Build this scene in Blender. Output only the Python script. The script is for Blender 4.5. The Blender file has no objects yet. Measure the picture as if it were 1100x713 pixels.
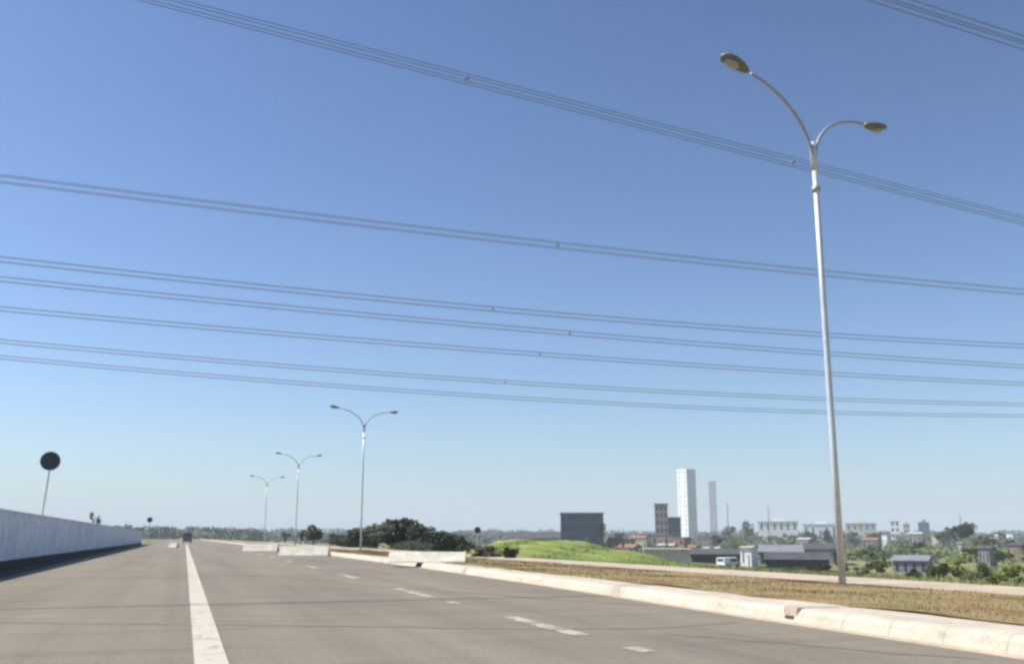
import bpy, bmesh, math, random
from mathutils import Vector, Matrix
random.seed(7)
SC = bpy.context.scene
COL = SC.collection
# ------------------------------------------------------------------ camera
F = 1050.0; EYE = 1.25
PITCH = math.atan(220.5 / F)
YAW = math.atan(355 / (F / math.cos(PITCH)))
cd = bpy.data.cameras.new('camera')
cam = bpy.data.objects.new('camera', cd); COL.objects.link(cam)
cam.location = (0, 0, EYE)
cam.rotation_euler = (math.pi/2 + PITCH, 0, -YAW)
cd.sensor_width = 36; cd.lens = 36 * F / 1100
cd.clip_start = .05; cd.clip_end = 30000
SC.camera = cam
SC.render.resolution_x = 1024; SC.render.resolution_y = 663
SC.cycles.filter_width = 2.8
# ------------------------------------------------------------------ world and sun
SUN_EL = math.radians(51); SUN_AZ = math.radians(-68)      # azimuth from +Y (the road) to the left
w = bpy.data.worlds.new('World'); SC.world = w; w.use_nodes = True
nt = w.node_tree
sky = nt.nodes.new('ShaderNodeTexSky'); sky.sky_type = 'NISHITA'
sky.sun_disc = False; sky.sun_elevation = SUN_EL; sky.sun_rotation = SUN_AZ
sky.altitude = 0; sky.air_density = .95; sky.dust_density = .85; sky.ozone_density = 3.6
bg = nt.nodes['Background']; bg.inputs['Strength'].default_value = .041
gm = nt.nodes.new('ShaderNodeGamma'); gm.inputs['Gamma'].default_value = 1.4
nt.links.new(sky.outputs[0], gm.inputs['Color']); hs = nt.nodes.new('ShaderNodeHueSaturation'); hs.inputs['Saturation'].default_value = 1.0
nt.links.new(gm.outputs[0], hs.inputs['Color']); nt.links.new(hs.outputs[0], bg.inputs['Color'])
sl = bpy.data.lights.new('sun', 'SUN'); sl.energy = 4.3; sl.angle = math.radians(.53); sl.color = (1, .95, .87)
sun = bpy.data.objects.new('sun', sl); COL.objects.link(sun)
sdir = Vector((math.sin(SUN_AZ)*math.cos(SUN_EL), math.cos(SUN_AZ)*math.cos(SUN_EL), math.sin(SUN_EL)))
sun.rotation_euler = sdir.to_track_quat('Z', 'Y').to_euler()
sun.location = sdir * 60
SC.view_settings.view_transform = 'Standard'; SC.view_settings.look = 'None'
SC.view_settings.exposure = 0.90; SC.view_settings.gamma = 1
SC.view_settings.use_curve_mapping = False
SC.cycles.volume_bounces = 0; SC.cycles.max_bounces = 6

# ------------------------------------------------------------------ places measured from the photo
fw = Vector((math.sin(YAW)*math.cos(PITCH), math.cos(YAW)*math.cos(PITCH), math.sin(PITCH)))
rt = Vector((math.cos(YAW), -math.sin(YAW), 0)); up = rt.cross(fw)
def ray(x, y): return fw*F + rt*(x-550) - up*(y-356.5)
def G(x, y, z=0):
    d = ray(x, y); return Vector((0, 0, EYE)) + d * ((z-EYE)/d.z)
def AT(x, y, r):
    d = ray(x, y); return Vector((0, 0, EYE)) + d * (r/math.hypot(d.x, d.y))

# ------------------------------------------------------------------ materials
def nodes(name, rough=.8, spec=.3):
    m = bpy.data.materials.new(name); m.use_nodes = True
    b = m.node_tree.nodes['Principled BSDF']
    b.inputs['Roughness'].default_value = rough
    b.inputs['Specular IOR Level'].default_value = spec
    return m, m.node_tree, b
def noise(nt, scale, detail=6, vec=None, rough=.6):
    n = nt.nodes.new('ShaderNodeTexNoise'); n.inputs['Scale'].default_value = scale
    n.inputs['Detail'].default_value = detail; n.inputs['Roughness'].default_value = rough
    if vec: nt.links.new(vec, n.inputs['Vector'])
    return n
def ramp(nt, src, stops):
    r = nt.nodes.new('ShaderNodeValToRGB'); e = r.color_ramp.elements
    while len(e) < len(stops): e.new(.5)
    for i, (p, c) in enumerate(stops):
        e[i].position = p; e[i].color = (*c, 1) if len(c) == 3 else c
    nt.links.new(src, r.inputs[0]); return r
def mixc(nt, fac, a, b, mode='MIX'):
    m = nt.nodes.new('ShaderNodeMix'); m.data_type = 'RGBA'; m.blend_type = mode
    if isinstance(fac, float): m.inputs[0].default_value = fac
    else: nt.links.new(fac, m.inputs[0])
    for s, i in ((a, 6), (b, 7)):
        if isinstance(s, tuple): m.inputs[i].default_value = (*s, 1)
        else: nt.links.new(s, m.inputs[i])
    return m.outputs[2]
def pos(nt, sc=(1, 1, 1), obj=False):
    if obj: s = nt.nodes.new('ShaderNodeTexCoord').outputs['Object']
    else: s = nt.nodes.new('ShaderNodeNewGeometry').outputs['Position']
    mp = nt.nodes.new('ShaderNodeMapping'); mp.inputs['Scale'].default_value = sc
    nt.links.new(s, mp.inputs['Vector']); return mp.outputs[0]
def bump(nt, b, src, st=.3, dist=.02):
    n = nt.nodes.new('ShaderNodeBump'); n.inputs['Strength'].default_value = st; n.inputs['Distance'].default_value = dist
    nt.links.new(src, n.inputs['Height']); nt.links.new(n.outputs[0], b.inputs['Normal'])
def mottled(name, c1, c2, scale=3, rough=.85, spec=.25, bumps=0, metal=0, fine=0):
    m, t, b = nodes(name, rough, spec)
    n = noise(t, scale, 8, pos(t))
    r = ramp(t, n.outputs[0], [(.33, c1), (.67, c2)])
    out = r.outputs[0]
    if fine:
        n2 = noise(t, fine, 3, pos(t))
        r2 = ramp(t, n2.outputs[0], [(.3, (.78,)*3), (.7, (1.15,)*3)])
        out = mixc(t, 1.0, out, r2.outputs[0], 'MULTIPLY')
    t.links.new(out, b.inputs['Base Color'])
    b.inputs['Metallic'].default_value = metal
    if bumps: bump(t, b, noise(t, fine or scale*8, 4, pos(t)).outputs[0], bumps)
    return m
M = {}
# asphalt: old, sun-bleached, beige grey; wheel tracks, patches and fine stone
m, t, b = nodes('old_asphalt', .88, .25)
n1 = noise(t, .35, 8, pos(t, (1, .18, 1)))
c = ramp(t, n1.outputs[0], [(.3, (.158, .138, .108)), (.5, (.184, .162, .127)), (.72, (.212, .186, .146))]).outputs[0]
n2 = noise(t, 1.0, 5, pos(t, (.12, 1.6, 1)))
c = mixc(t, 1.0, c, ramp(t, n2.outputs[0], [(.33, (.84, .84, .85)), (.5, (1, 1, 1)), (.7, (1.07, 1.06, 1.04))]).outputs[0], 'MULTIPLY')
nl = noise(t, 1.0, 4, pos(t, (1.1, .012, 1)))
c = mixc(t, 1.0, c, ramp(t, nl.outputs[0], [(.35, (.88, .88, .89)), (.5, (1, 1, 1)), (.65, (1.08, 1.07, 1.04))]).outputs[0], 'MULTIPLY')
ng = noise(t, 17, 6, pos(t, (1, .5, 1)))
c = mixc(t, 1.0, c, ramp(t, ng.outputs[0], [(.3, (.82,)*3), (.5, (1,)*3), (.7, (1.13,)*3)]).outputs[0], 'MULTIPLY')
n3 = noise(t, 90, 2, pos(t))
c = mixc(t, 1.0, c, ramp(t, n3.outputs[0], [(.3, (.72,)*3), (.5, (1,)*3), (.72, (1.3,)*3)]).outputs[0], 'MULTIPLY')
n4 = noise(t, 2.3, 6, pos(t))
c = mixc(t, 1.0, c, ramp(t, n4.outputs[0], [(.27, (.8, .79, .78)), (.36, (1, 1, 1))]).outputs[0], 'MULTIPLY')
t.links.new(c, b.inputs['Base Color']); bump(t, b, n3.outputs[0], .5, .01)
M['asphalt'] = m
def paint_mat(name, col, wear):
    m, t, b = nodes(name, .7, .3)
    n = noise(t, 14, 6, pos(t)); n5 = noise(t, 2.0, 4, pos(t))
    fac = ramp(t, mixc(t, .5, n.outputs[0], n5.outputs[0]), [(wear, (1, 1, 1)), (wear+.07, (0, 0, 0))]).outputs[0]
    t.links.new(mixc(t, fac, col, (.22, .195, .155)), b.inputs['Base Color']); return m
M['line'] = paint_mat('worn_road_paint', (.45, .41, .335), .40)
M['dash'] = paint_mat('faded_road_paint', (.40, .375, .32), .47)
M['band'] = mottled('dark_band_asphalt', (.168, .145, .110), (.198, .170, .128), .8, .85, fine=60)
M['wall_shadow_strip'] = mottled('painted_wall_shadow', (.03, .031, .033), (.05, .05, .048), 2, .85, fine=40)  # near-black colour standing in for the wall's cast shadow
M['wornkerb'] = mottled('limewashed_concrete', (.55, .50, .42), (.72, .66, .56), 1.6, .85, fine=12, bumps=.3)
M['wornkerb2'] = mottled('bare_stained_concrete', (.34, .285, .225), (.44, .385, .315), 2.5, .9, fine=15)
m, t, b = nodes('limewashed_kerb', .85, .25)
n = noise(t, 1.9, 9, pos(t, (1, .5, 2)), .7)
c = ramp(t, n.outputs[0], [(.28, (.30, .25, .19)), (.42, (.43, .38, .305)), (.7, (.52, .475, .40))]).outputs[0]
wv = t.nodes.new('ShaderNodeTexWave'); wv.bands_direction = 'Y'; wv.inputs['Scale'].default_value = .314
t.links.new(pos(t), wv.inputs['Vector'])
c = mixc(t, 1.0, c, ramp(t, wv.outputs['Fac'], [(.0, (.72, .69, .64)), (.004, (1, 1, 1))]).outputs[0], 'MULTIPLY')
c = mixc(t, 1.0, c, ramp(t, noise(t, 22, 5, pos(t)).outputs[0], [(.3, (.8,)*3), (.6, (1.04,)*3)]).outputs[0], 'MULTIPLY')
t.links.new(c, b.inputs['Base Color']); bump(t, b, n.outputs[0], .3, .03); M['kerb'] = m
M['path'] = mottled('pale_footpath_concrete', (.37, .30, .225), (.47, .39, .30), .6, .9, fine=9, bumps=.2)
m, t, b = nodes('dry_verge_soil', .95, .1)
n = noise(t, .9, 8, pos(t, (1, .45, 1)))
c = ramp(t, n.outputs[0], [(.32, (.14, .09, .045)), (.43, (.23, .16, .08)), (.52, (.27, .205, .105)), (.6, (.20, .18, .08)), (.7, (.14, .15, .055))]).outputs[0]
c = mixc(t, 1.0, c, ramp(t, noise(t, 14, 6, pos(t)).outputs[0], [(.3, (.6,)*3), (.7, (1.25,)*3)]).outputs[0], 'MULTIPLY')
t.links.new(c, b.inputs['Base Color']); bump(t, b, n.outputs[0], .6, .06); M['soil'] = m
# open land: scrub green, olive, dry straw and bare earth in patches
m, t, b = nodes('scrub_land', .95, .1)
n = noise(t, .022, 10, pos(t, (1, .7, 1)), .65)
c = ramp(t, n.outputs[0], [(.34, (.11, .135, .05)), (.45, (.16, .185, .065)), (.53, (.21, .215, .095)), (.6, (.27, .24, .15)), (.7, (.15, .175, .07))]).outputs[0]
c = mixc(t, 1.0, c, ramp(t, noise(t, .7, 8, pos(t)).outputs[0], [(.3, (.55,)*3), (.7, (1.3,)*3)]).outputs[0], 'MULTIPLY')
t.links.new(c, b.inputs['Base Color']); bump(t, b, noise(t, .9, 8, pos(t)).outputs[0], .7, .5); M['land'] = m
m, t, b = nodes('fresh_grass_ground', .95, .1)
n = noise(t, .5, 8, pos(t))
c = ramp(t, n.outputs[0], [(.3, (.15, .20, .05)), (.5, (.20, .26, .07)), (.7, (.28, .29, .12))]).outputs[0]
c = mixc(t, 1.0, c, ramp(t, noise(t, 6, 8, pos(t)).outputs[0], [(.3, (.65,)*3), (.7, (1.2,)*3)]).outputs[0], 'MULTIPLY')
t.links.new(c, b.inputs['Base Color']); M['mound'] = m
def leaf_mat(name, c1, c2, c3):
    m, t, b = nodes(name, .7, .2)
    g = t.nodes.new('ShaderNodeNewGeometry')
    r = ramp(t, g.outputs['Random Per Island'], [(0, c1), (.5, c2), (1, c3)])
    t.links.new(r.outputs[0], b.inputs['Base Color']); return m
M['leaf_dark'] = leaf_mat('dark_leaves', (.032, .046, .026), (.052, .07, .038), (.075, .095, .045))
M['leaf_mid'] = leaf_mat('mid_leaves', (.06, .08, .03), (.09, .115, .045), (.13, .155, .06))
M['leaf_fresh'] = leaf_mat('fresh_leaves', (.11, .145, .04), (.16, .195, .06), (.22, .24, .09))
M['leaf_dry'] = leaf_mat('dry_twigs', (.05, .04, .025), (.085, .07, .04), (.12, .10, .06))
M['straw'] = leaf_mat('verge_grass_blades', (.17, .12, .05), (.22, .165, .07), (.13, .14, .045))
M['green_blades'] = leaf_mat('fresh_grass_blades', (.13, .18, .05), (.18, .235, .07), (.30, .29, .13))
M['scrub_blades'] = leaf_mat('scrub_grass_blades', (.15, .17, .06), (.20, .21, .08), (.28, .25, .13))
M['bark'] = mottled('bark', (.07, .055, .04), (.13, .105, .08), 4)
M['wall'] = mottled('blue_white_painted_wall', (.58, .64, .69), (.72, .77, .81), .35, .8, fine=2.2)
M['footing'] = mottled('blackened_footing', (.035, .035, .036), (.06, .06, .06), 3, .9)
M['galv'] = mottled('galvanised_steel', (.50, .52, .53), (.62, .64, .65), 6, .45, .5, metal=.35)
M['arm'] = mottled('dull_galvanised_arm', (.30, .31, .32), (.38, .39, .40), 6, .5, .4, metal=.3)
M['housing'] = mottled('olive_grey_lamp_housing', (.12, .115, .075), (.18, .17, .11), 12, .5, .4)
M['lens'] = mottled('lamp_glass', (.30, .29, .24), (.36, .35, .30), 12, .2, .5)
M['cable'] = mottled('weathered_aluminium_cable', (.20, .23, .28), (.25, .28, .34), 5, .6)
M['signback'] = mottled('dark_sign_back', (.03, .045, .055), (.06, .08, .09), 3, .5)
M['white'] = mottled('white_render', (.68, .69, .70), (.80, .80, .79), .12, .8, fine=1.2)
M['cream'] = mottled('cream_render', (.42, .40, .33), (.54, .51, .43), .3, .85, fine=2)
M['barrier'] = mottled('limewashed_barrier', (.55, .52, .43), (.62, .59, .50), .8, .85, fine=2)
M['brick'] = mottled('bare_brick', (.22, .14, .11), (.31, .20, .16), .4, .9, fine=3)
M['pinkbrick'] = mottled('dusty_pink_render', (.30, .235, .215), (.38, .30, .27), .4, .9, fine=3)
M['grey'] = mottled('grey_render', (.20, .20, .205), (.28, .28, .285), .3, .85, fine=2)
M['darkgrey'] = mottled('dark_grey_sheet', (.06, .062, .07), (.09, .093, .10), .5, .7, fine=2)
M['lilac'] = mottled('lilac_grey_sheet', (.17, .165, .20), (.24, .235, .27), .4, .6, fine=2)
M['tile'] = mottled('faded_clay_roof', (.22, .12, .08), (.30, .17, .12), .8, .9, fine=3)
M['fibre'] = mottled('fibre_cement_roof', (.30, .29, .28), (.40, .39, .37), .6, .9, fine=3)
M['whiteroof'] = mottled('white_metal_roof', (.66, .67, .66), (.78, .78, .76), .6, .5, fine=3)
M['bluebldg'] = mottled('dark_blue_cladding', (.04, .08, .15), (.055, .10, .19), .1, .4, .5)
M['glass'] = mottled('dark_window_glass', (.03, .035, .04), (.05, .055, .065), 1, .15, .5)
M['steel'] = mottled('grey_steel', (.22, .23, .24), (.30, .31, .32), 3, .6)
M['van_dark'] = mottled('dark_car_paint', (.08, .08, .085), (.10, .10, .106), 1, .25, .5)
M['van_white'] = mottled('white_car_paint', (.72, .72, .72), (.78, .78, .78), 1, .25, .5)
M['rubber'] = mottled('tyre_rubber', (.02, .02, .02), (.03, .03, .03), 8)
M['tail'] = mottled('red_tail_light', (.3, .02, .02), (.35, .03, .03), 8, .3)
M['door'] = mottled('brown_door', (.10, .06, .04), (.14, .09, .06), 3)

# ------------------------------------------------------------------ mesh helpers
class MB:
    def __init__(s): s.v = []; s.f = []
    def box(s, x0, x1, y0, y1, z0, z1):
        i = len(s.v)
        s.v += [(x0,y0,z0),(x1,y0,z0),(x1,y1,z0),(x0,y1,z0),(x0,y0,z1),(x1,y0,z1),(x1,y1,z1),(x0,y1,z1)]
        s.f += [(i,i+3,i+2,i+1),(i+4,i+5,i+6,i+7),(i,i+1,i+5,i+4),(i+1,i+2,i+6,i+5),(i+2,i+3,i+7,i+6),(i+3,i,i+4,i+7)]
        return s
    def tube(s, pts, rad, n=8, cap=True):
        pts = [Vector(p) for p in pts]; rr = rad if isinstance(rad, (list, tuple)) else [rad]*len(pts)
        base = len(s.v); u = None
        for k, p in enumerate(pts):
            a = pts[max(k-1, 0)]; c = pts[min(k+1, len(pts)-1)]; d = (c-a).normalized()
            if u is None: u = d.cross(Vector((0, 0, 1)) if abs(d.z) < .9 else Vector((0, 1, 0))).normalized()
            u = (u - d*u.dot(d)).normalized(); v = d.cross(u)
            for j in range(n):
                q = 2*math.pi*(j+.5)/n; s.v.append(tuple(p + (u*math.cos(q) + v*math.sin(q))*rr[k]))
        for k in range(len(pts)-1):
            for j in range(n):
                a = base+k*n+j; b2 = base+k*n+(j+1) % n; s.f.append((a, b2, b2+n, a+n))
        if cap: s.f.append(tuple(base+j for j in range(n))[::-1]); s.f.append(tuple(base+(len(pts)-1)*n+j for j in range(n)))
        return s
    def prism(s, prof, y0, y1):                     # profile in x,z, extruded along y
        i = len(s.v); n = len(prof)
        s.v += [(x, y0, z) for x, z in prof] + [(x, y1, z) for x, z in prof]
        s.f += [(i+k, i+(k+1) % n, i+n+(k+1) % n, i+n+k) for k in range(n)]
        s.f += [tuple(range(i, i+n))[::-1], tuple(range(i+n, i+2*n))]
        return s
    def quad(s, a, b, c, d):
        i = len(s.v); s.v += [tuple(a), tuple(b), tuple(c), tuple(d)]; s.f.append((i, i+1, i+2, i+3)); return s
    def build(s, name, mat, parent=None, smooth=False, loc=None, rz=0, bevel=0):
        me = bpy.data.meshes.new(name); me.from_pydata(s.v, [], s.f); me.materials.append(mat)
        bm = bmesh.new(); bm.from_mesh(me); 
        if bevel: bmesh.ops.bevel(bm, geom=bm.edges[:], offset=bevel, segments=2, affect='EDGES', clamp_overlap=True)
        if len(s.f) < 3000 and not s.__dict__.get('open'): bmesh.ops.recalc_face_normals(bm, faces=bm.faces[:])
        bm.to_mesh(me); bm.free()
        if smooth:
            for p in me.polygons: p.use_smooth = True
        o = bpy.data.objects.new(name, me); COL.objects.link(o)
        if parent: o.parent = parent
        if loc is not None: o.location = loc
        o.rotation_euler.z = rz
        return o
def tag(o, label=None, cat=None, group=None, kind=None):
    if label: o['label'] = label
    if cat: o['category'] = cat
    if group: o['group'] = group
    if kind: o['kind'] = kind
    return o
def empty(name, loc, rz=0, label=None, cat=None, group=None):
    o = bpy.data.objects.new(name, None); COL.objects.link(o); o.location = loc; o.rotation_euler.z = rz
    o.empty_display_size = .3
    return tag(o, label, cat, group)
def kids(o): return [c for c in bpy.data.objects if c.parent == o]
def dup(o, parent=None, depth=0):
    c = o.copy(); COL.objects.link(c); c.parent = parent
    for k in kids(o): dup(k, c)
    return c
def interp(x, P):
    if x <= P[0][0]: return P[0][1]
    for (a, b), (c, d) in zip(P, P[1:]):
        if x <= c: return b + (d-b)*(x-a)/(c-a)
    return P[-1][1]
def sm(x, a, b):
    t = min(1, max(0, (x-a)/(b-a))); return t*t*(3-2*t)

# ------------------------------------------------------------------ terrain
DROP = [(17.4, .12), (24, -.25), (34, -.75), (45, -1.4), (60, -2.3), (100, -3.9), (150, -4.9), (260, -5.8), (400, -6.3), (700, -6.5)]
def tz(x, y):
    r = math.hypot(x, y)
    z = -.03
    if x > 16.6: z = interp(x, [(16.6, -.03), (17.0, .12)] + DROP)
    z += 19*sm(r, 800, 2300)*(.85+.15*math.sin(x*.0021+1)+.12*math.sin(y*.003+x*.001))
    if x > 30: z += .12*math.sin(x*.21)*math.cos(y*.17) + .25*math.sin(x*.045+y*.06)*sm(x, 30, 90)
    return z
def axis(n, e, k):
    return [math.sinh(k*(2*i/n-1))/math.sinh(k)*e for i in range(n+1)]
mb = MB()
XS = sorted(set([round(v, 3) for v in axis(150, 9000, 7.2)] + [-8, -7.2, 16.6, 17.0, 17.4])); YS = axis(150, 9000, 7.0)
for y in YS:
    for x in XS: mb.v.append((x, y, tz(x, y)))
W = len(XS)
for j in range(len(YS)-1):
    for i in range(W-1): a = j*W+i; mb.f.append((a, a+1, a+W+1, a+W))
tag(mb.build('terrain', M['land'], smooth=True), kind='structure')

KERB = [(-60, 8.2), (0, 8.5), (14, 8.85), (25, 9.35), (45, 9.9), (80, 10.3), (150, 10.5), (700, 10.6)]
YY = [-60, -40, -25, -12, -5] + [i*2 for i in range(0, 40)] + [80+i*8 for i in range(20)] + [250, 300, 400, 500, 620]
def strip(name, fx0, fx1, z, mat, ys=YY, nx=1, **k):
    mb = MB(); mb.open = 1
    for y in ys:
        for i in range(nx+1):
            a, b_ = fx0(y), fx1(y); mb.v.append((a+(b_-a)*i/nx, y, z(a+(b_-a)*i/nx, y) if callable(z) else z))
    w_ = nx+1
    for j in range(len(ys)-1):
        for i in range(nx): a = j*w_+i; mb.f.append((a, a+1, a+w_+1, a+w_))
    o = mb.build(name, mat); tag(o, kind='structure', **k); return o
kx = lambda y: interp(y, KERB)
kb = lambda y: kx(y) + interp(y, [(0, 1.15), (30, .9), (80, .55), (200, .4)])
strip('road', lambda y: -7.0, lambda y: kx(y)+.05, 0, M['asphalt'])
strip('wall_shadow_strip', lambda y: -6.55, lambda y: interp(y, [(0, -5.55), (32, -5.25), (82, -5.9), (200, -6.1)]), .004, M['wall_shadow_strip'])  # shadow at the wall foot, painted as a near-black strip on the road
# solid white edge line and the broken lane line
strip('solid_line', lambda y: interp(y, [(0, .17), (180, .75)]), lambda y: interp(y, [(0, .50), (180, 1.1)]), .0125, M['line'], ys=[y for y in YY if -13 < y < 200])
lx = lambda y: 4.9 + .012*min(y, 60)
y = -6.0
mb = MB(); mb.open = 1
for y0, y1, wd in [(-6, -3, .14), (3.2, 6.4, .13), (10.35, 10.85, .11), (12.3, 15.5, .13), (18.7, 19.7, .10), (21, 24.9, .13), (31.5, 35.5, .14), (42, 46, .14), (53, 57, .14), (64, 68, .14), (75, 79, .14), (86, 90, .14), (98, 102, .14)]:
    mb.quad((lx(y0)-wd, y0, .005), (lx(y0)+wd, y0, .005), (lx(y1)+wd, y1, .005), (lx(y1)-wd, y1, .005))
tag(mb.build('lane_marking', M['dash']), kind='structure')
# slightly darker bands running across the lanes
def cross_band(pts, wd):
    mb = MB(); mb.open = 1; k = 0; P = []
    for (a, b_) in zip(pts, pts[1:]):
        n = max(2, int(math.hypot(b_[0]-a[0], b_[1]-a[1])/.3))
        for i in range(n): q = i/n; P.append((a[0]+(b_[0]-a[0])*q, a[1]+(b_[1]-a[1])*q))
    for i, (x, y) in enumerate(P):
        wj = wd*random.uniform(.6, 1.2); j = random.uniform(-.05, .05)
        mb.v += [(x, y-wj+j, .0042), (x, y+wj+j, .0042)]
    for i in range(len(P)-1): mb.f.append((2*i, 2*i+2, 2*i+3, 2*i+1))
    tag(mb.build('dark_band', M['band']), kind='structure')
cross_band([(-5.2, 41.5), (-1.4, 39.7), (1.5, 37), (4, 30.5), (4.8, 26.5), (6.4, 22.6), (7.4, 19.3), (8.6, 17.2)], .28)
cross_band([(-5, 17.6), (-2.5, 17), (.8, 15.5), (4.6, 13.6), (6.2, 13.1), (8.3, 13.6)], .2)
cross_band([(6.2, 12.2), (7, 10.7), (7.5, 9.5), (8.2, 8.5)], .13)
# kerb: a real step with a rounded nose and a wide pale back
mb = MB(); mb.open = 1
prof = lambda y: [(kx(y)-.0, 0.004), (kx(y)+.05, .13), (kx(y)+.10, .19), (kx(y)+.17, .205), (kb(y), .21), (kb(y)+.02, .1)]
ys = [y for y in YY]
for y in ys:
    for (x, z) in prof(y): mb.v.append((x, y, z))
for j in range(len(ys)-1):
    for i in range(5): a = j*6+i; mb.f.append((a, a+1, a+7, a+6))
tag(mb.build('kerb', M['kerb']), kind='structure')
strip('kerb_apron', lambda y: kx(y)-interp(y, [(0, .32), (40, .2)]), lambda y: kx(y)+.004, .004, M['path'])
def vz(x, y): return .222 + .016*math.sin(x*2.1+y*.6)+.01*math.sin(y*1.7)
strip('verge', lambda y: kb(y)-.06+.10*math.sin(y*1.7)*math.sin(y*.63+1)+.05*math.sin(y*5.1), lambda y: 14.42, lambda x, y: vz(x, y), M['soil'], nx=6, ys=[i*.7-10 for i in range(150)]+[100+i*10 for i in range(50)])
mb = MB()
for j in range(len(YY)-1): pass
strip('footpath', lambda y: 14.4, lambda y: 16.85, .235, M['path'])
strip('footpath_edge', lambda y: 16.85, lambda y: 17.25, lambda x, y: .235 if x < 17 else .0, M['path'])

# short grass tufts on the verge (uncountable)
def blades(n, place, h, wd, mat, name, label, cat, kind='stuff'):
    mb = MB(); mb.open = 1
    for _ in range(n):
        x, y, z, s = place()
        a = random.uniform(0, 6.28); dx, dy = math.cos(a), math.sin(a)
        hh = h*s*random.uniform(.5, 1.2); ww = wd*s
        lx_, ly_ = random.uniform(-.5, .5)*hh, random.uniform(-.5, .5)*hh
        i = len(mb.v); mb.v += [(x-dx*ww, y-dy*ww, z-.01), (x+dx*ww, y+dy*ww, z-.01), (x+lx_, y+ly_, z+hh)]; mb.f.append((i, i+1, i+2))
    o = mb.build(name, mat); return tag(o, label, cat, kind=kind)
def pv():
    y = 6 + 75*random.random()**1.7; x = random.uniform(kb(y)+.1, 14.3)
    while math.sin(x*1.9+y*.5)*math.sin(y*.8-x*.7)+math.sin(x*4.3+y*2.1)*.5 < random.uniform(-.9, .9):
        y = 6 + 75*random.random()**1.7; x = random.uniform(kb(y)-.02, 14.38)
    return x, y, vz(x, y), 1+y*.02
blades(17000, pv, .04, .006, M['straw'], 'verge_grass', 'short dry brown and olive grass on the verge between kerb and footpath', 'grass')
# green mound beyond the footpath
MC = AT(606, 590, 71); mdir = Vector((MC.x, MC.y, 0)).normalized(); mside = Vector((mdir.y, -mdir.x, 0))
def mz(u, v):
    e = math.exp(-((v)/13)**2)
    s = interp(u, [(-9, 0), (-6.5, .25), (-4.6, .8), (-2, 1.0), (1.5, .92), (4.5, .68), (8, .36), (10.5, .12), (12.5, 0)])
    return 1.65*s*e
mb = MB(); mb.open = 1
N = 44
for j in range(N+1):
    v = -20+40*j/N
    for i in range(N+1):
        u = -11+26*i/N; P = Vector((MC.x, MC.y, 0)) + mside*u + mdir*v
        mb.v.append((P.x, P.y, tz(P.x, P.y) - .3 + mz(u, v)*(1+.12*math.sin(u*1.3+v*.7)*math.cos(v*1.1))))
for j in range(N):
    for i in range(N): a = j*(N+1)+i; mb.f.append((a, a+1, a+N+2, a+N+1))
tag(mb.build('grass_mound', M['mound'], smooth=True), kind='structure')
def pm():
    while 1:
        u, v = random.uniform(-8, 12), random.uniform(-16, 8)
        if mz(u, v) > .35:
            P = Vector((MC.x, MC.y, 0)) + mside*u + mdir*v
            return P.x, P.y, tz(P.x, P.y) - .33 + mz(u, v), 1
blades(14000, pm, .10, .03, M['green_blades'], 'mound_grass', 'fresh green grass growing on the low mound beyond the footpath', 'grass')
def psl():
    while 1:
        x = 17.4 + 60*random.random()**1.6; y = random.uniform(8, 110)
        if x < y*1.4: return x, y, tz(x, y), .6 + x*.012
blades(16000, psl, .22, .02, M['scrub_blades'], 'slope_grass', 'rough olive grass on the slope falling away behind the footpath', 'grass')

# ------------------------------------------------------------------ boundary wall on the left
wall = empty('boundary_wall', (-6.75, 0, 0), 0, 'long blue-white wall on the left of the road with a black foot', 'wall')
mb = MB()
WALLY = [(-12, 2.3), (20, 2.3), (60, 2.28), (185, 2.2)]
mb.box(-.10, .10, -12, 188, .35, 2.24); mb.build('wall_body', M['wall'], wall)
MB().box(-.15, .15, -12, 188, 2.24, 2.33).build('coping', M['wall'], wall)
MB().box(-.16, .16, -12, 188, -.03, .35).build('footing', M['footing'], wall)
for i in range(51):
    MB().box(.10, .113, -10+i*3.9, -9.82+i*3.9, .35, 2.24).build('pilaster', M['wall'], wall)

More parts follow.
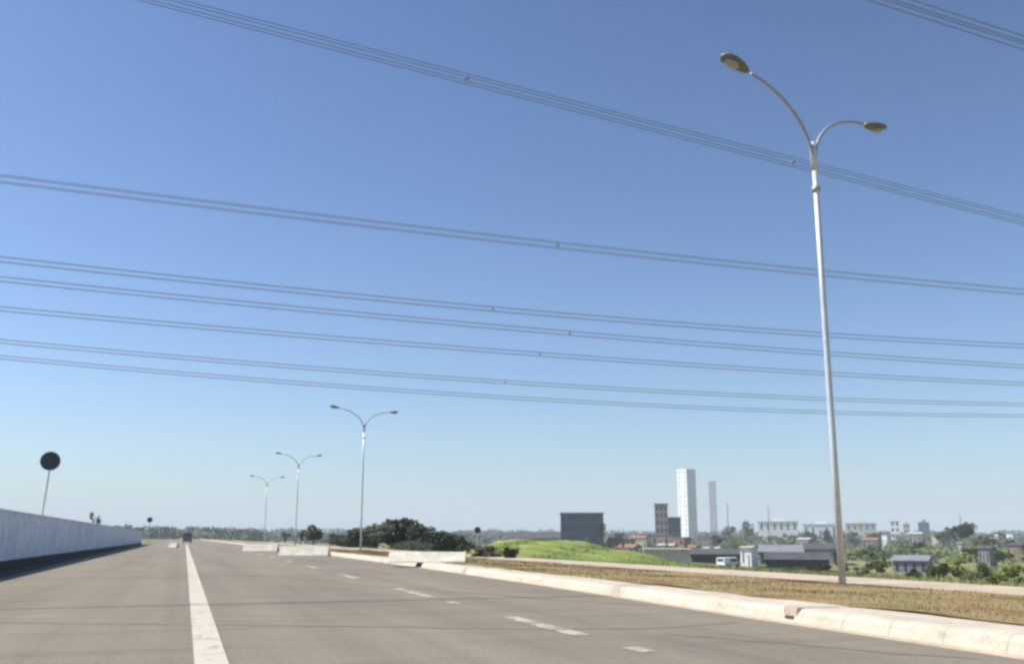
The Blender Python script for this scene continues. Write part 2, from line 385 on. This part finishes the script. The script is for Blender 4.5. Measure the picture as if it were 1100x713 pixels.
# ------------------------------------------------------------------ street lamps
def lamp_proto():
    t = empty('street_lamp', (13.98, 18.92, .2))
    MB().box(-.15, .15, -.15, .15, 0, .03).build('base_plate', M['galv'], t)
    MB().tube([(0,0,.03), (0,0,3), (0,0,6.5), (0,0,10.1)], [.080, .076, .070, .060], 12).build('pole', M['galv'], t, smooth=True)
    MB().box(.06, .09, -.045, .045, .7, 1.1).build('access_door', M['arm'], t)
    MB().tube([(0,0,9.75), (0,0,10.45)], .085, 12).build('collar', M['galv'], t, smooth=True)
    MB().tube([(0,0,9.2), (0,0,9.32)], .10, 12).build('clamp', M['arm'], t, smooth=True)
    for s in (-1, 1):
        pts = []
        for k in range(15):
            q = k/14; x = 2.35*(1-math.cos(q*math.pi/2*.97)); z = 9.95 + 1.62*math.sin(q*math.pi/2*.93)
            pts.append((s*(x+.04), 0, z))
        a = MB().tube(pts, [.045-.012*k/14 for k in range(15)], 8).build('arm', M['arm'], t, smooth=True)
        # lamp head: flattened tapering shell with a bowl underneath
        h = MB(); secs = [(-.42, .05, .05), (-.34, .10, .085), (-.1, .17, .12), (.15, .19, .13), (.36, .16, .11), (.46, .06, .05)]
        n = 12
        for (x, ry, rz_) in secs:
            for j in range(n):
                q = 2*math.pi*j/n; zz = math.sin(q)*rz_; h.v.append((x, math.cos(q)*ry, zz if zz > 0 else zz*.45))
        for k in range(len(secs)-1):
            for j in range(n): aa = k*n+j; bb = k*n+(j+1) % n; h.f.append((aa, bb, bb+n, aa+n))
        h.f.append(tuple(range(n))[::-1]); h.f.append(tuple((len(secs)-1)*n+j for j in range(n)))
        hd = h.build('lamp_head', M['housing'], t, smooth=True)
        hd.scale = (1.03, 1.03, 1.03); hd.location = (s*2.82, 0, 11.62); hd.rotation_euler = (0, math.radians(-8), 0 if s > 0 else math.pi)
        lb = MB(); secs2 = [(-.05, .12), (.0, .15), (.2, .155), (.34, .11)]
        for dz, k2 in ((-.05, 1), (-.10, .8), (-.125, .35)):
            for j in range(14):
                q = 2*math.pi*j/14; lb.v.append((.14+math.cos(q)*.22*k2, math.sin(q)*.14*k2, dz))
        for k in range(2):
            for j in range(14): aa = k*14+j; bb = k*14+(j+1) % 14; lb.f.append((aa, bb, bb+14, aa+14))
        lb.f.append(tuple(range(14))); lb.f.append(tuple(28+j for j in range(14)))
        lb.build('lamp_glass', M['lens'], hd, smooth=True)
    return t
lamp = lamp_proto(); lamp.rotation_euler.z = math.radians(20)
g = 'double-armed street lamps along the verge'
tag(lamp, 'tall double-armed street lamp nearest the camera on the brown verge', 'street lamp', g)
for (x, y, a, l) in [(14.05, 82.2, 20, 'second nearest double-armed street lamp, in front of the dark tree clump'),
                     (13.88, 130.4, 20, 'third double-armed street lamp, standing left of the dark tree clump'),
                     (13.8, 180, 20, 'fourth double-armed street lamp, faint, left of the third')]:
    c = dup(lamp); c.location = (x, y, .2); c.rotation_euler.z = math.radians(a); c['label'] = l

# ------------------------------------------------------------------ overhead power lines
def power_line(D, a, b_, c_, x0, x1, spx, label, ncab=4, sp=.38, rad=.021):
    t = empty('power_line', (0, D, 0), 0, label, 'power line', 'overhead power lines crossing the road')
    offs = [(0, 0), (0, sp), (sp*.8, 0), (sp*.8, sp)][:ncab]
    for (dy, dz) in offs:
        pts = [(x, dy, a*x*x+b_*x+c_+dz) for x in [x0+(x1-x0)*i/70 for i in range(71)]]
        MB().tube(pts, rad, 6).build('cable', M['cable'], t, smooth=True)
    for px in spx:
        # x on the plane Y=D for that photo column
        d = ray(px, 300); x = d.x*D/d.y; z = a*x*x+b_*x+c_
        q = MB()
        for (p0, p1) in (((0, 0), (sp*.8, sp)), ((0, sp), (sp*.8, 0))):
            q.tube([(x, p0[0], z+p0[1]), (x, p1[0], z+p1[1])], .025, 6)
        q.tube([(x-.12, sp*.4, z+sp/2), (x+.12, sp*.4, z+sp/2)], .055, 8)
        q.build('spacer', M['cable'], t)
power_line(42, 6e-5, -.1120, 24.0, -90, 160, [500, 862], 'thick dark cable bundle crossing highest from top left, behind the near lamp top')
power_line(28, 6e-5, -.112, 24.2, -60, 120, [], 'cable bundle cutting across only the top right corner of the sky')
power_line(58, 2.6567e-4, -.02378, 20.4, -110, 180, [600], 'single cable bundle second from top, alone above the lower group of five')
for D, a, b_, c_, sp, l in [(78, 3.2e-4, -.0285, 20.75, [530], 'topmost cable bundle of the lower group of five'),
                        (85, 1.98e-4, -.02841, 20.9, [612], 'second cable bundle from the top of the lower group of five'),
                        (95, 1.897e-4, -.02555, 20.57, [580], 'middle cable bundle of the lower group of five'),
                        (112, 2.655e-4, -.03272, 20.42, [543], 'second cable bundle from the bottom of the lower group of five'),
                        (122, 2.858e-4, -.03706, 20.2, [], 'lowest of all the cable bundles crossing the sky')]:
    power_line(D, a, b_, c_, -130, 210, sp, l, rad=.022)

# ------------------------------------------------------------------ signs
def sign(p, ztop, rad, label, tilt=0, z0=-.03):
    t = empty('round_sign', (p.x-tilt, p.y, z0), math.atan2(p.y, p.x)-math.pi/2, label, 'sign')
    z = ztop - z0
    MB().tube([(0, 0, 0), (tilt, 0, z-rad)], .05, 8).build('post', M['galv'], t)
    MB().tube([(tilt, -.07, z), (tilt, -.05, z)], rad, 28).build('sign_disc', M['signback'], t)
    MB().box(tilt-.04, tilt+.04, -.05, .03, z-rad*.8, z+rad*.8).build('bracket', M['arm'], t)
    return t
p = AT(54, 495, 58); sign(p, p.z, .50, 'dark round road sign on a thin post behind the left wall', .28)
p = AT(161, 558, 160); sign(p, p.z, .40, 'tiny round sign on a post at the far end of the left wall')
p = AT(513, 569, 100); sign(p, p.z, .32, 'tiny round sign on a post right of the dark tree clump')

# ------------------------------------------------------------------ concrete barriers and the drain inlet
def barrier(x0, x1, yb, yt, z, label, name='concrete_barrier'):
    A = G(x0, yb, z); B = G(x1, yb, z); L = (B-A).length; C = (A+B)/2
    h = (yb-yt)/F*C.length
    t = empty(name, (C.x, C.y, z), math.atan2(B.y-A.y, B.x-A.x), label, 'barrier')
    n = max(1, round(L/2.4))
    for i in range(n):
        a, b_ = -L/2+L*i/n+.015, -L/2+L*(i+1)/n-.015
        m_ = MB(); i0 = len(m_.v)
        pr = [(-.62, 0), (-.6, h*.10), (-.40, h*.45), (-.14, h), (.14, h), (.4, h*.45), (.6, h*.10), (.62, 0)]
        m_.v += [(a, y, zz) for y, zz in pr] + [(b_, y, zz) for y, zz in pr]
        k = 8; m_.f += [(q, (q+1) % k, k+(q+1) % k, k+q) for q in range(k)] + [tuple(range(k))[::-1], tuple(range(k, 2*k))]
        m_.build('barrier_section', M['barrier'], t, bevel=.015)
barrier(262, 299, 592, 584.5, 0, 'white concrete barrier leftmost of three, under the faint far lamps')
barrier(301, 354, 597, 587, 0, 'white concrete barrier between the leftmost one and the dark trees')
barrier(418, 501, 603.5, 593, .2, 'long white low barrier in front of the dark tree clump')
barrier(182, 191, 588, 583, 0, 'small white block barrier far down the left lane')
p = G(827, 668)
t = empty('drain_inlet', (kx(p.y), p.y, 0), -.03, 'greyish stained storm drain inlet breaking the pale kerb', 'drain')
MB().box(.035, .80, -.2, .2, .004, .214).build('inlet_block', M['wornkerb2'], t, bevel=.02)
MB().box(.005, .045, -.11, .11, .05, .09).build('inlet_slot', M['footing'], t)

# ------------------------------------------------------------------ distant van
def vehicle(p, rz, W_, L_, H_, mat, name, label, cat):
    t = empty(name, p, rz, label, cat)
    b_ = MB().prism([(-W_/2, .32), (-W_/2, H_*.55), (-W_/2*.86, H_*.96), (-W_/2*.6, H_), (W_/2*.6, H_), (W_/2*.86, H_*.96), (W_/2, H_*.55), (W_/2, .32)], 0, L_*.8)
    b_.box(-W_/2*.97, W_/2*.97, L_*.79, L_, .32, H_*.52); body = b_.build('body', mat, t)
    MB().box(-W_/2*.72, W_/2*.72, -.03, .01, H_*.58, H_*.88).build('rear_window', M['glass'], t)
    for s in (-1, 1):
        MB().box(s*W_/2*.93-.06, s*W_/2*.93+.06, -.04, .02, H_*.36, H_*.52).build('tail_light', M['tail'], t)
        MB().box(min(s*W_/2*.93, s*W_/2*1.0), max(s*W_/2*.93, s*W_/2*1.0), L_*.35, L_*.75, H_*.58, H_*.86).build('side_window', M['glass'], t)
        for y_ in (L_*.2, L_*.8):
            MB().tube([(s*(W_/2-.22), y_, .34), (s*(W_/2-.01), y_, .34)], .34, 16).build('wheel', M['rubber'], t)
p = G(201, 583); vehicle((p.x, p.y, 0), 0, 2.0, 5.2, 2.35, M['van_dark'], 'dark_van', 'dark van far away at the end of the road', 'van')

# ------------------------------------------------------------------ trees and shrubs
def foliage(mb, c, rx, ry, rz, n, s):
    lobes = []
    for _ in range(max(5, int(n/110))):
        while 1:
            v = Vector([random.uniform(-1, 1) for _ in range(3)])
            if .3 < v.length < .95: break
        lobes.append((Vector((c[0]+v.x*rx*.72, c[1]+v.y*ry*.72, c[2]+v.z*rz*.72)), random.uniform(.22, .46)))
    for _ in range(n):
        L, q = random.choice(lobes)
        v = Vector([random.gauss(0, 1) for _ in range(3)]).normalized()*random.uniform(.55, 1.08)*q
        P = L + Vector((v.x*rx, v.y*ry, v.z*rz))
        a = Vector([random.gauss(0, 1) for _ in range(3)]).normalized(); b_ = a.orthogonal().normalized()
        k = s*random.uniform(.6, 1.3)
        i = len(mb.v); mb.v += [tuple(P-a*k), tuple(P+b_*k*.55), tuple(P+a*k), tuple(P-b_*k*.55)]; mb.f.append((i, i+1, i+2, i+3))
def tree(px, ytop, wpx, r, label, mat='leaf_dark', trunk_frac=.3, name='tree', n=900, group=None, cat='tree', base=None):
    P = AT(px, ytop, r); zb = tz(P.x, P.y) if base is None else base
    h = P.z - zb; wd = wpx/F*P.length/2
    t = empty(name, (P.x, P.y, zb), random.uniform(0, 6), label, cat, group)
    h0 = h*trunk_frac; mb = MB(); k = max(.03, h*.022)
    top = (random.uniform(-.05, .05)*h, random.uniform(-.05, .05)*h, h*.72)
    mb.tube([(0, 0, -.1), (top[0]*.3, top[1]*.3, h0*.6), (top[0]*.6, top[1]*.6, h*.5), top], [k*1.5, k, k*.7, k*.25], 7)
    for q in range(5):
        a = q*1.26+random.random(); z0 = h*(.25+.09*q)
        mb.tube([(top[0]*.5, top[1]*.5, z0), (math.cos(a)*wd*.35, math.sin(a)*wd*.35, z0+h*.13), (math.cos(a)*wd*.72, math.sin(a)*wd*.72, z0+h*.2)], [k*.5, k*.35, k*.12], 5)
    mb.build('trunk' if name != 'shrub' else 'stem', M['bark'], t)
    mb = MB(); mb.open = 1
    foliage(mb, (0, 0, h*(.5+trunk_frac*.42)), wd, wd, h*(1-trunk_frac*.85)*.54, n, max(.05, min(wd, h)*.085))
    mb.build('crown' if name != 'shrub' else 'foliage', M[mat], t)
    return t
g = 'trees of the dark clump behind the low barrier'
for px, yt, wp, r, l in [(367, 574, 26, 118, 'small dark tree at the left end of the dark clump'),
    (384, 566, 30, 112, 'dark tree of the clump directly beside the second lamp pole'),
    (405, 561, 34, 116, 'dark tree left of the tallest tree in the clump'),
    (428, 554, 46, 120, 'tallest dark rounded tree in the middle of the clump'),
    (452, 563, 34, 117, 'dark tree right of the tallest tree in the clump'),
    (474, 570, 34, 121, 'lower dark tree near the right end of the clump'),
    (492, 573, 26, 125, 'last low dark tree at the right end of the clump')]:
    tree(px, yt, wp*1.25, r, l, trunk_frac=.02, n=2600, group=g)
tree(307, 570, 13, 190, 'tiny dark tree left of the bushy dark tree by the third lamp', n=400, trunk_frac=.2)
tree(338, 562, 30, 150, 'dark bushy tree right of the third lamp', trunk_frac=.12, n=1100)
tree(324, 567, 16, 155, 'small dark tree touching the third lamp pole', trunk_frac=.15, n=600)
tree(356, 573, 20, 145, 'low dark tree between the bushy tree and the clump', trunk_frac=.12, n=600)
for px, yt, wp, r, l in [(384, 580, 60, 104, 'low dark hedge under the left of the clump'), (440, 580, 64, 106, 'low dark hedge under the middle of the clump'), (482, 580, 40, 104, 'low dark hedge under the right end of the clump')]:
    tree(px, yt, wp, r, l, mat='leaf_dark', trunk_frac=.02, name='shrub', n=2200, cat='shrub')
tree(524, 585, 44, 54, 'brown dry shrub at the right end of the long low barrier', mat='leaf_dry', trunk_frac=.02, name='shrub', n=2400, cat='shrub')
tree(502, 580, 26, 90, 'greyish dry shrub behind the end of the long barrier', mat='leaf_dry', trunk_frac=.05, name='shrub', n=700, cat='shrub')
tree(547, 586, 20, 51, 'small blackish green shrub at the left edge of the green mound', trunk_frac=.02, name='shrub', n=1500, cat='shrub')
# behind the wall
tree(6, 544, 44, 75, 'dark tree crown showing above the wall at the left edge', n=900)
tree(101, 542, 17, 110, 'single grey-green treetop above the wall right of the round sign', n=500, mat='leaf_dark')
# by the mound and blue building
tree(645, 558, 20, 400, 'dark tree against the right side of the blue building', n=400)
tree(628, 572, 14, 300, 'small tree in front of the blue building', n=250, mat='leaf_mid')
tree(668, 571, 24, 520, 'dark round tree right of the blue building', n=300)
tree(690, 573, 18, 540, 'low dark tree left of the brick midrise', n=300)
tree(783, 563, 22, 600, 'dark tree right of the white tower', n=400)
tree(800, 559, 26, 620, 'tallest dark tree between tower and white skyline building', n=500)
tree(768, 574, 20, 430, 'rounded dark tree below the radio mast', n=400)
tree(790, 575, 26, 380, 'mid green tree in front of the tall dark trees', n=400, mat='leaf_mid')
tree(738, 580, 16, 330, 'small tree below the white tower', n=300, mat='leaf_mid')
tree(868, 567, 22, 640, 'left one of the dark trees behind the near lamp pole', n=400)
tree(889, 566, 24, 660, 'dark tree just left of the near lamp pole', n=400)
tree(917, 569, 22, 640, 'dark tree just right of the near lamp pole', n=400)
tree(940, 571, 26, 560, 'low grey-green tree right of the lamp pole', n=400, mat='leaf_mid')
tree(842, 573, 30, 520, 'green tree under the white skyline building', n=400, mat='leaf_mid')
tree(888, 585, 30, 260, 'dark bush tree above the grey warehouses', n=500)
tree(930, 588, 24, 230, 'olive tree below the small white house right of the pole', n=500, mat='leaf_mid')
tree(1030, 560, 38, 480, 'large dark tree on the right skyline', n=900)
tree(1052, 567, 30, 470, 'dark tree sloping down from the large skyline tree', n=600)
tree(1012, 569, 20, 490, 'small dark tree left of the large skyline tree', n=400)
tree(1072, 572, 22, 460, 'low dark tree right end of the skyline group', n=400)
tree(968, 575, 22, 420, 'mid green tree left of the skyline group', n=400, mat='leaf_mid')
tree(990, 580, 26, 340, 'mid green tree above the blue-grey shed', n=400, mat='leaf_mid')
tree(1090, 576, 22, 380, 'dark tree near the right edge on the skyline', n=400)
tree(1076, 588, 24, 240, 'dark bushy tree at the right below the skyline', n=500)
tree(1040, 583, 30, 280, 'pale green tree under the large skyline tree', n=500, mat='leaf_mid')
# shrubs on the slope at the right
g = 'shrubs on the slope behind the footpath'
for px, yt, wp, r, mt, l in [(1030, 595, 44, 95, 'leaf_fresh', 'broad bright green shrub on the slope right of the blue-grey shed'),
    (1058, 596, 26, 80, 'leaf_mid', 'dark-hearted green shrub right of the broad bright shrub'),
    (1087, 604, 34, 62, 'leaf_fresh', 'bright yellow-green shrub at the right edge'),
    (1008, 603, 28, 76, 'leaf_mid', 'small olive shrub below the blue-grey shed'),
    (1040, 611, 26, 58, 'leaf_mid', 'olive green shrub low behind the footpath'),
    (1068, 616, 24, 44, 'leaf_fresh', 'fresh green shrub nearest the footpath at right'),
    (940, 598, 34, 120, 'leaf_mid', 'olive shrub just right of the lamp pole'),
    (925, 606, 26, 90, 'leaf_mid', 'low olive shrub close right of the lamp pole foot'),
    (880, 604, 30, 110, 'leaf_mid', 'low green shrub left of the lamp pole foot'),
    (850, 608, 34, 100, 'leaf_mid', 'flat green shrub below the grey warehouses'),
    (818, 607, 26, 110, 'leaf_mid', 'flat green shrub below the white house'),
    (982, 610, 20, 70, 'leaf_dark', 'very small dark shrub below the blue-grey shed'),
    (1000, 608, 16, 66, 'leaf_dark', 'tiny blackish shrub beside the olive shrub'),
    (905, 598, 22, 150, 'leaf_dry', 'brownish bush behind the lamp pole')]:
    tree(px, yt, wp, r, l, mat=mt, trunk_frac=.04, name='shrub', n=800, group=g, cat='shrub')

# far woods and scrub reading as one mass along the horizon
def far_belt(name, az0, az1, r0, r1, n, s, mat, label):
    mb = MB(); mb.open = 1
    for _ in range(n):
        px = random.uniform(az0, az1); r = random.uniform(r0, r1); P = AT(px, 575, r); z = tz(P.x, P.y)
        if P.x < 30 and P.x > -12 and r < 700: continue
        hh = s*random.uniform(.5, 1.3)
        for _k in range(34):
            v = Vector([random.gauss(0, 1) for _ in range(3)]).normalized()
            Q = Vector((P.x+v.x*s*1.1, P.y+v.y*s*.8, z+max(0, .45*hh+v.z*hh*.55)))
            a = Vector([random.gauss(0, 1) for _ in range(3)]).normalized(); b_ = a.orthogonal().normalized(); k = s*.30
            i = len(mb.v); mb.v += [tuple(Q-a*k), tuple(Q+b_*k*.7), tuple(Q+a*k), tuple(Q-b_*k*.7)]; mb.f.append((i, i+1, i+2, i+3))
    tag(mb.build(name, M[mat]), label, 'woodland', kind='stuff')
far_belt('far_woods', -60, 480, 750, 1900, 420, 8, 'leaf_dark', 'low hazy woods along the far horizon at the left')
far_belt('far_woods', 480, 1160, 800, 1900, 560, 8, 'leaf_dark', 'distant dark woods along the far horizon at the right')
far_belt('valley_scrub', 640, 1160, 300, 800, 470, 3.4, 'leaf_mid', 'scattered green scrub filling the valley between houses')

# ------------------------------------------------------------------ buildings
def bld(name, x0, x1, ytop, r, mat, label, roof='flat', roofmat='fibre', rz=None, depth=None, floors=1, cols=3, cat='house', group=None, win='glass', side=False, wfrac=.5, door=True, lift=0):
    A = AT(x0, ytop, r); B = AT(x1, ytop, r); L = (B-A).length; C = (A+B)/2
    dr = Vector((C.x, C.y, 0)).normalized(); ang = math.atan2(B.y-A.y, B.x-A.x)
    dp = depth or L*.8
    zb = min(tz(C.x, C.y), tz(A.x, A.y), tz(B.x, B.y)) - .4 + lift; H = A.z - zb
    if rz is not None:
        # turned building: keep the seen width
        q = abs(rz); L2 = L/(math.cos(q)+math.sin(q)*(dp/L)) ; dp = dp*L2/L; L = L2; ang += rz
    C2 = C + dr*(dp*.5)
    t = empty(name, (C2.x, C2.y, zb), ang, label, cat, group)
    rh = 0
    if roof in ('gable', 'hip'): rh = min(H*.32, L*.16)
    Hw = H - rh
    MB().box(-L/2, L/2, -dp/2, dp/2, 0, Hw).build('wall', M[mat], t)
    if roof == 'flat':
        e = .015*L+.1
        m_ = MB().box(-L/2-e, L/2+e, -dp/2-e, dp/2+e, Hw+.003, Hw+max(.15, H*.03)); m_.build('roof', M[roofmat], t)
    else:
        e = .3; ins = L*.25 if roof == 'hip' else -e
        m_ = MB(); z0 = Hw+.003
        m_.v += [(-L/2-e, -dp/2-e, z0), (L/2+e, -dp/2-e, z0), (L/2+e, dp/2+e, z0), (-L/2-e, dp/2+e, z0), (-L/2+ins, 0, z0+rh), (L/2-ins, 0, z0+rh)]
        m_.f += [(0, 1, 5, 4), (2, 3, 4, 5), (1, 2, 5), (3, 0, 4), (0, 3, 2, 1)]
        m_.build('roof', M[roofmat], t)
    fh = Hw/floors
    ww = L/cols*wfrac; wh = min(fh*.5, 30)
    for f_ in range(floors):
        for c_ in range(cols):
            if win is None: break
            xc = -L/2+L*(c_+.5)/cols; z0 = fh*f_+fh*.32
            if door and f_ == 0 and c_ == cols//2:
                MB().box(xc-ww*.35, xc+ww*.35, -dp/2-.04, -dp/2+.02, 0, fh*.7).build('door', M['door'], t)
            else:
                MB().box(xc-ww/2, xc+ww/2, -dp/2-.04, -dp/2+.02, z0, z0+wh).build('window', M[win], t)
        if side:
            for c_ in range(2):
                yc = -dp/2+dp*(c_+.5)/2; z0 = fh*f_+fh*.32
                MB().box(-L/2-.04, -L/2+.02, yc-dp*.12, yc+dp*.12, z0, z0+wh).build('window', M[win], t)
    if roof == 'flat' and cat in ('building', 'apartment block') and r > 900:
        k = .12*L; MB().box(-k, k*1.6, -dp*.18, dp*.2, Hw, Hw+H*.03+2.2).build('roof_tank', M[mat], t)
        if rz is not None:
            MB().box(L*.25, L*.4, -dp*.3, dp*.1, Hw, Hw+H*.02+1.2).build('roof_tank', M['grey'], t)
    return t
# landmark buildings
t = bld('tower_block', 727, 747, 506, 900, 'white', 'tall slim white residential tower, the highest thing on the skyline', rz=math.radians(-42), depth=17, floors=16, cols=2, cat='tower', side=True, wfrac=.22, door=False, roofmat='white', win='fibre')
bld('tower_block', 761, 769, 518, 3300, 'lilac', 'faint hazy blue tower right of the white tower', depth=26, floors=12, cols=2, cat='tower', door=False, roofmat='grey', wfrac=.3)
bld('office_block', 602, 648, 551.5, 420, 'bluebldg', 'dark blue glass office block behind the green mound', depth=22, floors=4, cols=7, cat='office', wfrac=.82, roofmat='grey', door=False)
bld('warehouse', 544, 600, 570.5, 470, 'grey', 'long low grey warehouse left of the blue building', roof='gable', roofmat='darkgrey', depth=24, cols=6, cat='warehouse')
bld('apartment_block', 703, 717, 542, 620, 'pinkbrick', 'brick midrise with a dark top left of the white tower', depth=9, floors=6, cols=3, cat='apartment block', roofmat='darkgrey')
bld('apartment_block', 716, 731, 556, 640, 'darkgrey', 'dark grey block joined between brick midrise and white tower', depth=10, floors=4, cols=3, cat='apartment block', roofmat='grey', door=False)
bld('commercial_building', 814, 857, 560, 1000, 'white', 'long bright white building on the skyline left of the lamp pole', roofmat='whiteroof', depth=30, floors=2, cols=6, cat='building', wfrac=.3)
bld('commercial_building', 862, 899, 563, 1150, 'white', 'pale low building on the skyline touching the lamp pole', roofmat='whiteroof', depth=30, floors=1, cols=5, cat='building', wfrac=.3)
bld('commercial_building', 908, 941, 562, 1250, 'cream', 'pale flat building on the skyline right of the lamp pole', roofmat='whiteroof', depth=30, floors=2, cols=5, cat='building', wfrac=.3)
bld('apartment_block', 956, 966, 560, 1050, 'white', 'small white upright block on the right skyline', depth=10, floors=4, cols=2, cat='apartment block')
bld('apartment_block', 970, 977, 563, 1100, 'cream', 'narrow cream block right of the small white upright block', depth=8, floors=4, cols=2, cat='apartment block')
bld('apartment_block', 986, 998, 561, 1200, 'bluebldg', 'small dark blue block on the right skyline', depth=10, floors=3, cols=3, cat='apartment block', lift=0)
# clusters of brick houses
for i, (x0, x1, yt, r, mt, rf, rm, l) in enumerate([
    (652, 674, 577, 430, 'pinkbrick', 'gable', 'tile', 'pinkish house with clay roof right of the mound crest'),
    (676, 696, 575, 460, 'brick', 'gable', 'tile', 'bare brick house with clay roof left of the brick midrise'),
    (683, 700, 580, 380, 'cream', 'flat', 'whiteroof', 'cream flat-roofed house under the bare brick house'),
    (660, 690, 584, 350, 'pinkbrick', 'gable', 'tile', 'wide pinkish house above the right end of the mound'),
    (700, 722, 574, 500, 'pinkbrick', 'flat', 'fibre', 'pink flat-roofed house at the foot of the brick midrise'),
    (718, 742, 577, 470, 'brick', 'flat', 'fibre', 'brick house at the foot of the white tower'),
    (706, 728, 583, 360, 'grey', 'gable', 'fibre', 'grey house with sheet roof below the pink flat-roofed house'),
    (730, 752, 585, 340, 'pinkbrick', 'gable', 'tile', 'pink house with clay roof below the white tower'),
    (750, 770, 579, 420, 'grey', 'flat', 'fibre', 'grey house right of the white tower foot'),
    (752, 778, 587, 310, 'cream', 'gable', 'fibre', 'cream house with sheet roof right of the pink clay-roofed house'),
    (947, 957, 575, 480, 'white', 'flat', 'whiteroof', 'tiny bright white house right of the lamp pole'),
    (1064, 1078, 574, 520, 'white', 'gable', 'whiteroof', 'small white gabled house right of the dark skyline trees'),
    (1081, 1093, 574, 540, 'white', 'flat', 'whiteroof', 'small white flat house near the right edge'),
    (1028, 1036, 582, 330, 'cream', 'gable', 'fibre', 'tiny cream house among trees under the skyline group'),
    (975, 992, 571, 700, 'grey', 'gable', 'fibre', 'grey house on the ridge left of the skyline trees'),
    (1000, 1012, 574, 620, 'cream', 'gable', 'tile', 'cream house with clay roof left of the skyline trees'),
    (925, 945, 577, 520, 'grey', 'gable', 'tile', 'grey house with clay roof close right of the lamp pole'),
    (855, 875, 577, 500, 'grey', 'gable', 'fibre', 'grey house with sheet roof left of the lamp pole'),
    (1080, 1104, 583, 330, 'brick', 'gable', 'darkgrey', 'dark roofed brick house cut by the right edge'),
    (1050, 1070, 587, 250, 'grey', 'gable', 'darkgrey', 'grey house with dark roof among bushes at right')]):
    bld('house', x0, x1, yt, r, mt, l, roof=rf, roofmat=rm, rz=random.uniform(-.5, -.1), depth=9, cols=3, cat='house', wfrac=.3)
# nearer buildings in the valley
bld('concrete_building', 692, 741, 590, 150, 'cream', 'pale windowless concrete block right of the green mound', roofmat='barrier', depth=6, cols=3, cat='building', win=None)
bld('shed', 742, 794, 589, 200, 'darkgrey', 'dark grey shed right of the pale concrete block', roof='gable', roofmat='darkgrey', depth=10, cols=4, cat='shed')
bld('house', 795, 814, 586, 170, 'white', 'white walled house between dark shed and grey warehouses', roof='gable', roofmat='fibre', depth=6, cols=2, wfrac=.2, rz=-.3)
bld('warehouse', 815, 862, 585, 210, 'lilac', 'lilac-grey warehouse with a pale sheet roof', roof='gable', roofmat='lilac', depth=20, cols=5, cat='warehouse')
bld('warehouse', 822, 890, 593, 160, 'darkgrey', 'low dark warehouse in front of the lilac-grey one', roof='gable', roofmat='darkgrey', depth=9, cols=6, cat='warehouse')
bld('warehouse', 862, 902, 583, 240, 'grey', 'dark roofed grey warehouse just left of the lamp pole', roof='gable', roofmat='darkgrey', depth=14, cols=4, cat='warehouse')
bld('shed', 958, 1002, 596, 165, 'lilac', 'blue-grey shed on the slope right of the lamp pole', roof='gable', roofmat='lilac', rz=-.15, depth=7, cols=4, cat='shed', door=False, wfrac=.3)
p = AT(774, 604, 160); vehicle((p.x, p.y, tz(p.x, p.y)), -.9-YAW, 1.7, 3.9, 1.45, M['van_white'], 'white_car', 'white car parked in front of the dark grey shed', 'car')

# masts
def mast(px, yt, r, label):
    P = AT(px, yt, r); zb = tz(P.x, P.y)-.5; h = P.z-zb; t = empty('radio_mast', (P.x, P.y, zb), 0, label, 'mast')
    mb = MB(); k = .9
    for a in range(3):
        q = a*2.094; mb.tube([(k*math.cos(q), k*math.sin(q), 0), (.25*math.cos(q), .25*math.sin(q), h)], .11, 5)
    nseg = 14
    for s_ in range(nseg):
        z0, z1 = h*s_/nseg, h*(s_+1)/nseg; k0 = k+(.25-k)*s_/nseg; k1 = k+(.25-k)*(s_+1)/nseg
        for a in range(3):
            q0, q1 = a*2.094, (a+1)*2.094; mb.tube([(k0*math.cos(q0), k0*math.sin(q0), z0), (k1*math.cos(q1), k1*math.sin(q1), z1)], .06, 4)
    mb.build('lattice', M['steel'], t)
    MB().tube([(0, -.8, h*.9), (0, -.4, h*.9)], .8, 12).build('dish', M['white'], t)
    MB().tube([(0, 0, h*.97), (0, 0, h*1.06)], .08, 5).build('antenna', M['steel'], t)
mast(781, 540, 800, 'thin lattice radio mast right of the white tower')
mast(825, 543, 850, 'thin lattice radio mast behind the white skyline building')
mast(1031, 553, 800, 'short lattice mast above the large dark skyline tree')

# ------------------------------------------------------------------ haze
mb = MB().box(-9500, 9500, -9500, 9500, -8, 205)
m = bpy.data.materials.new('haze_air'); m.use_nodes = True; t = m.node_tree
for n in list(t.nodes):
    if n.type == 'BSDF_PRINCIPLED': t.nodes.remove(n)
v = t.nodes.new('ShaderNodeVolumePrincipled'); v.inputs['Color'].default_value = (.84, .96, 1, 1); v.inputs['Density'].default_value = .00026
v.inputs['Anisotropy'].default_value = 0
t.links.new(v.outputs[0], t.nodes['Material Output'].inputs['Volume'])
tag(mb.build('haze', m), 'thin pale haze in the air toward the horizon', 'haze', kind='stuff')
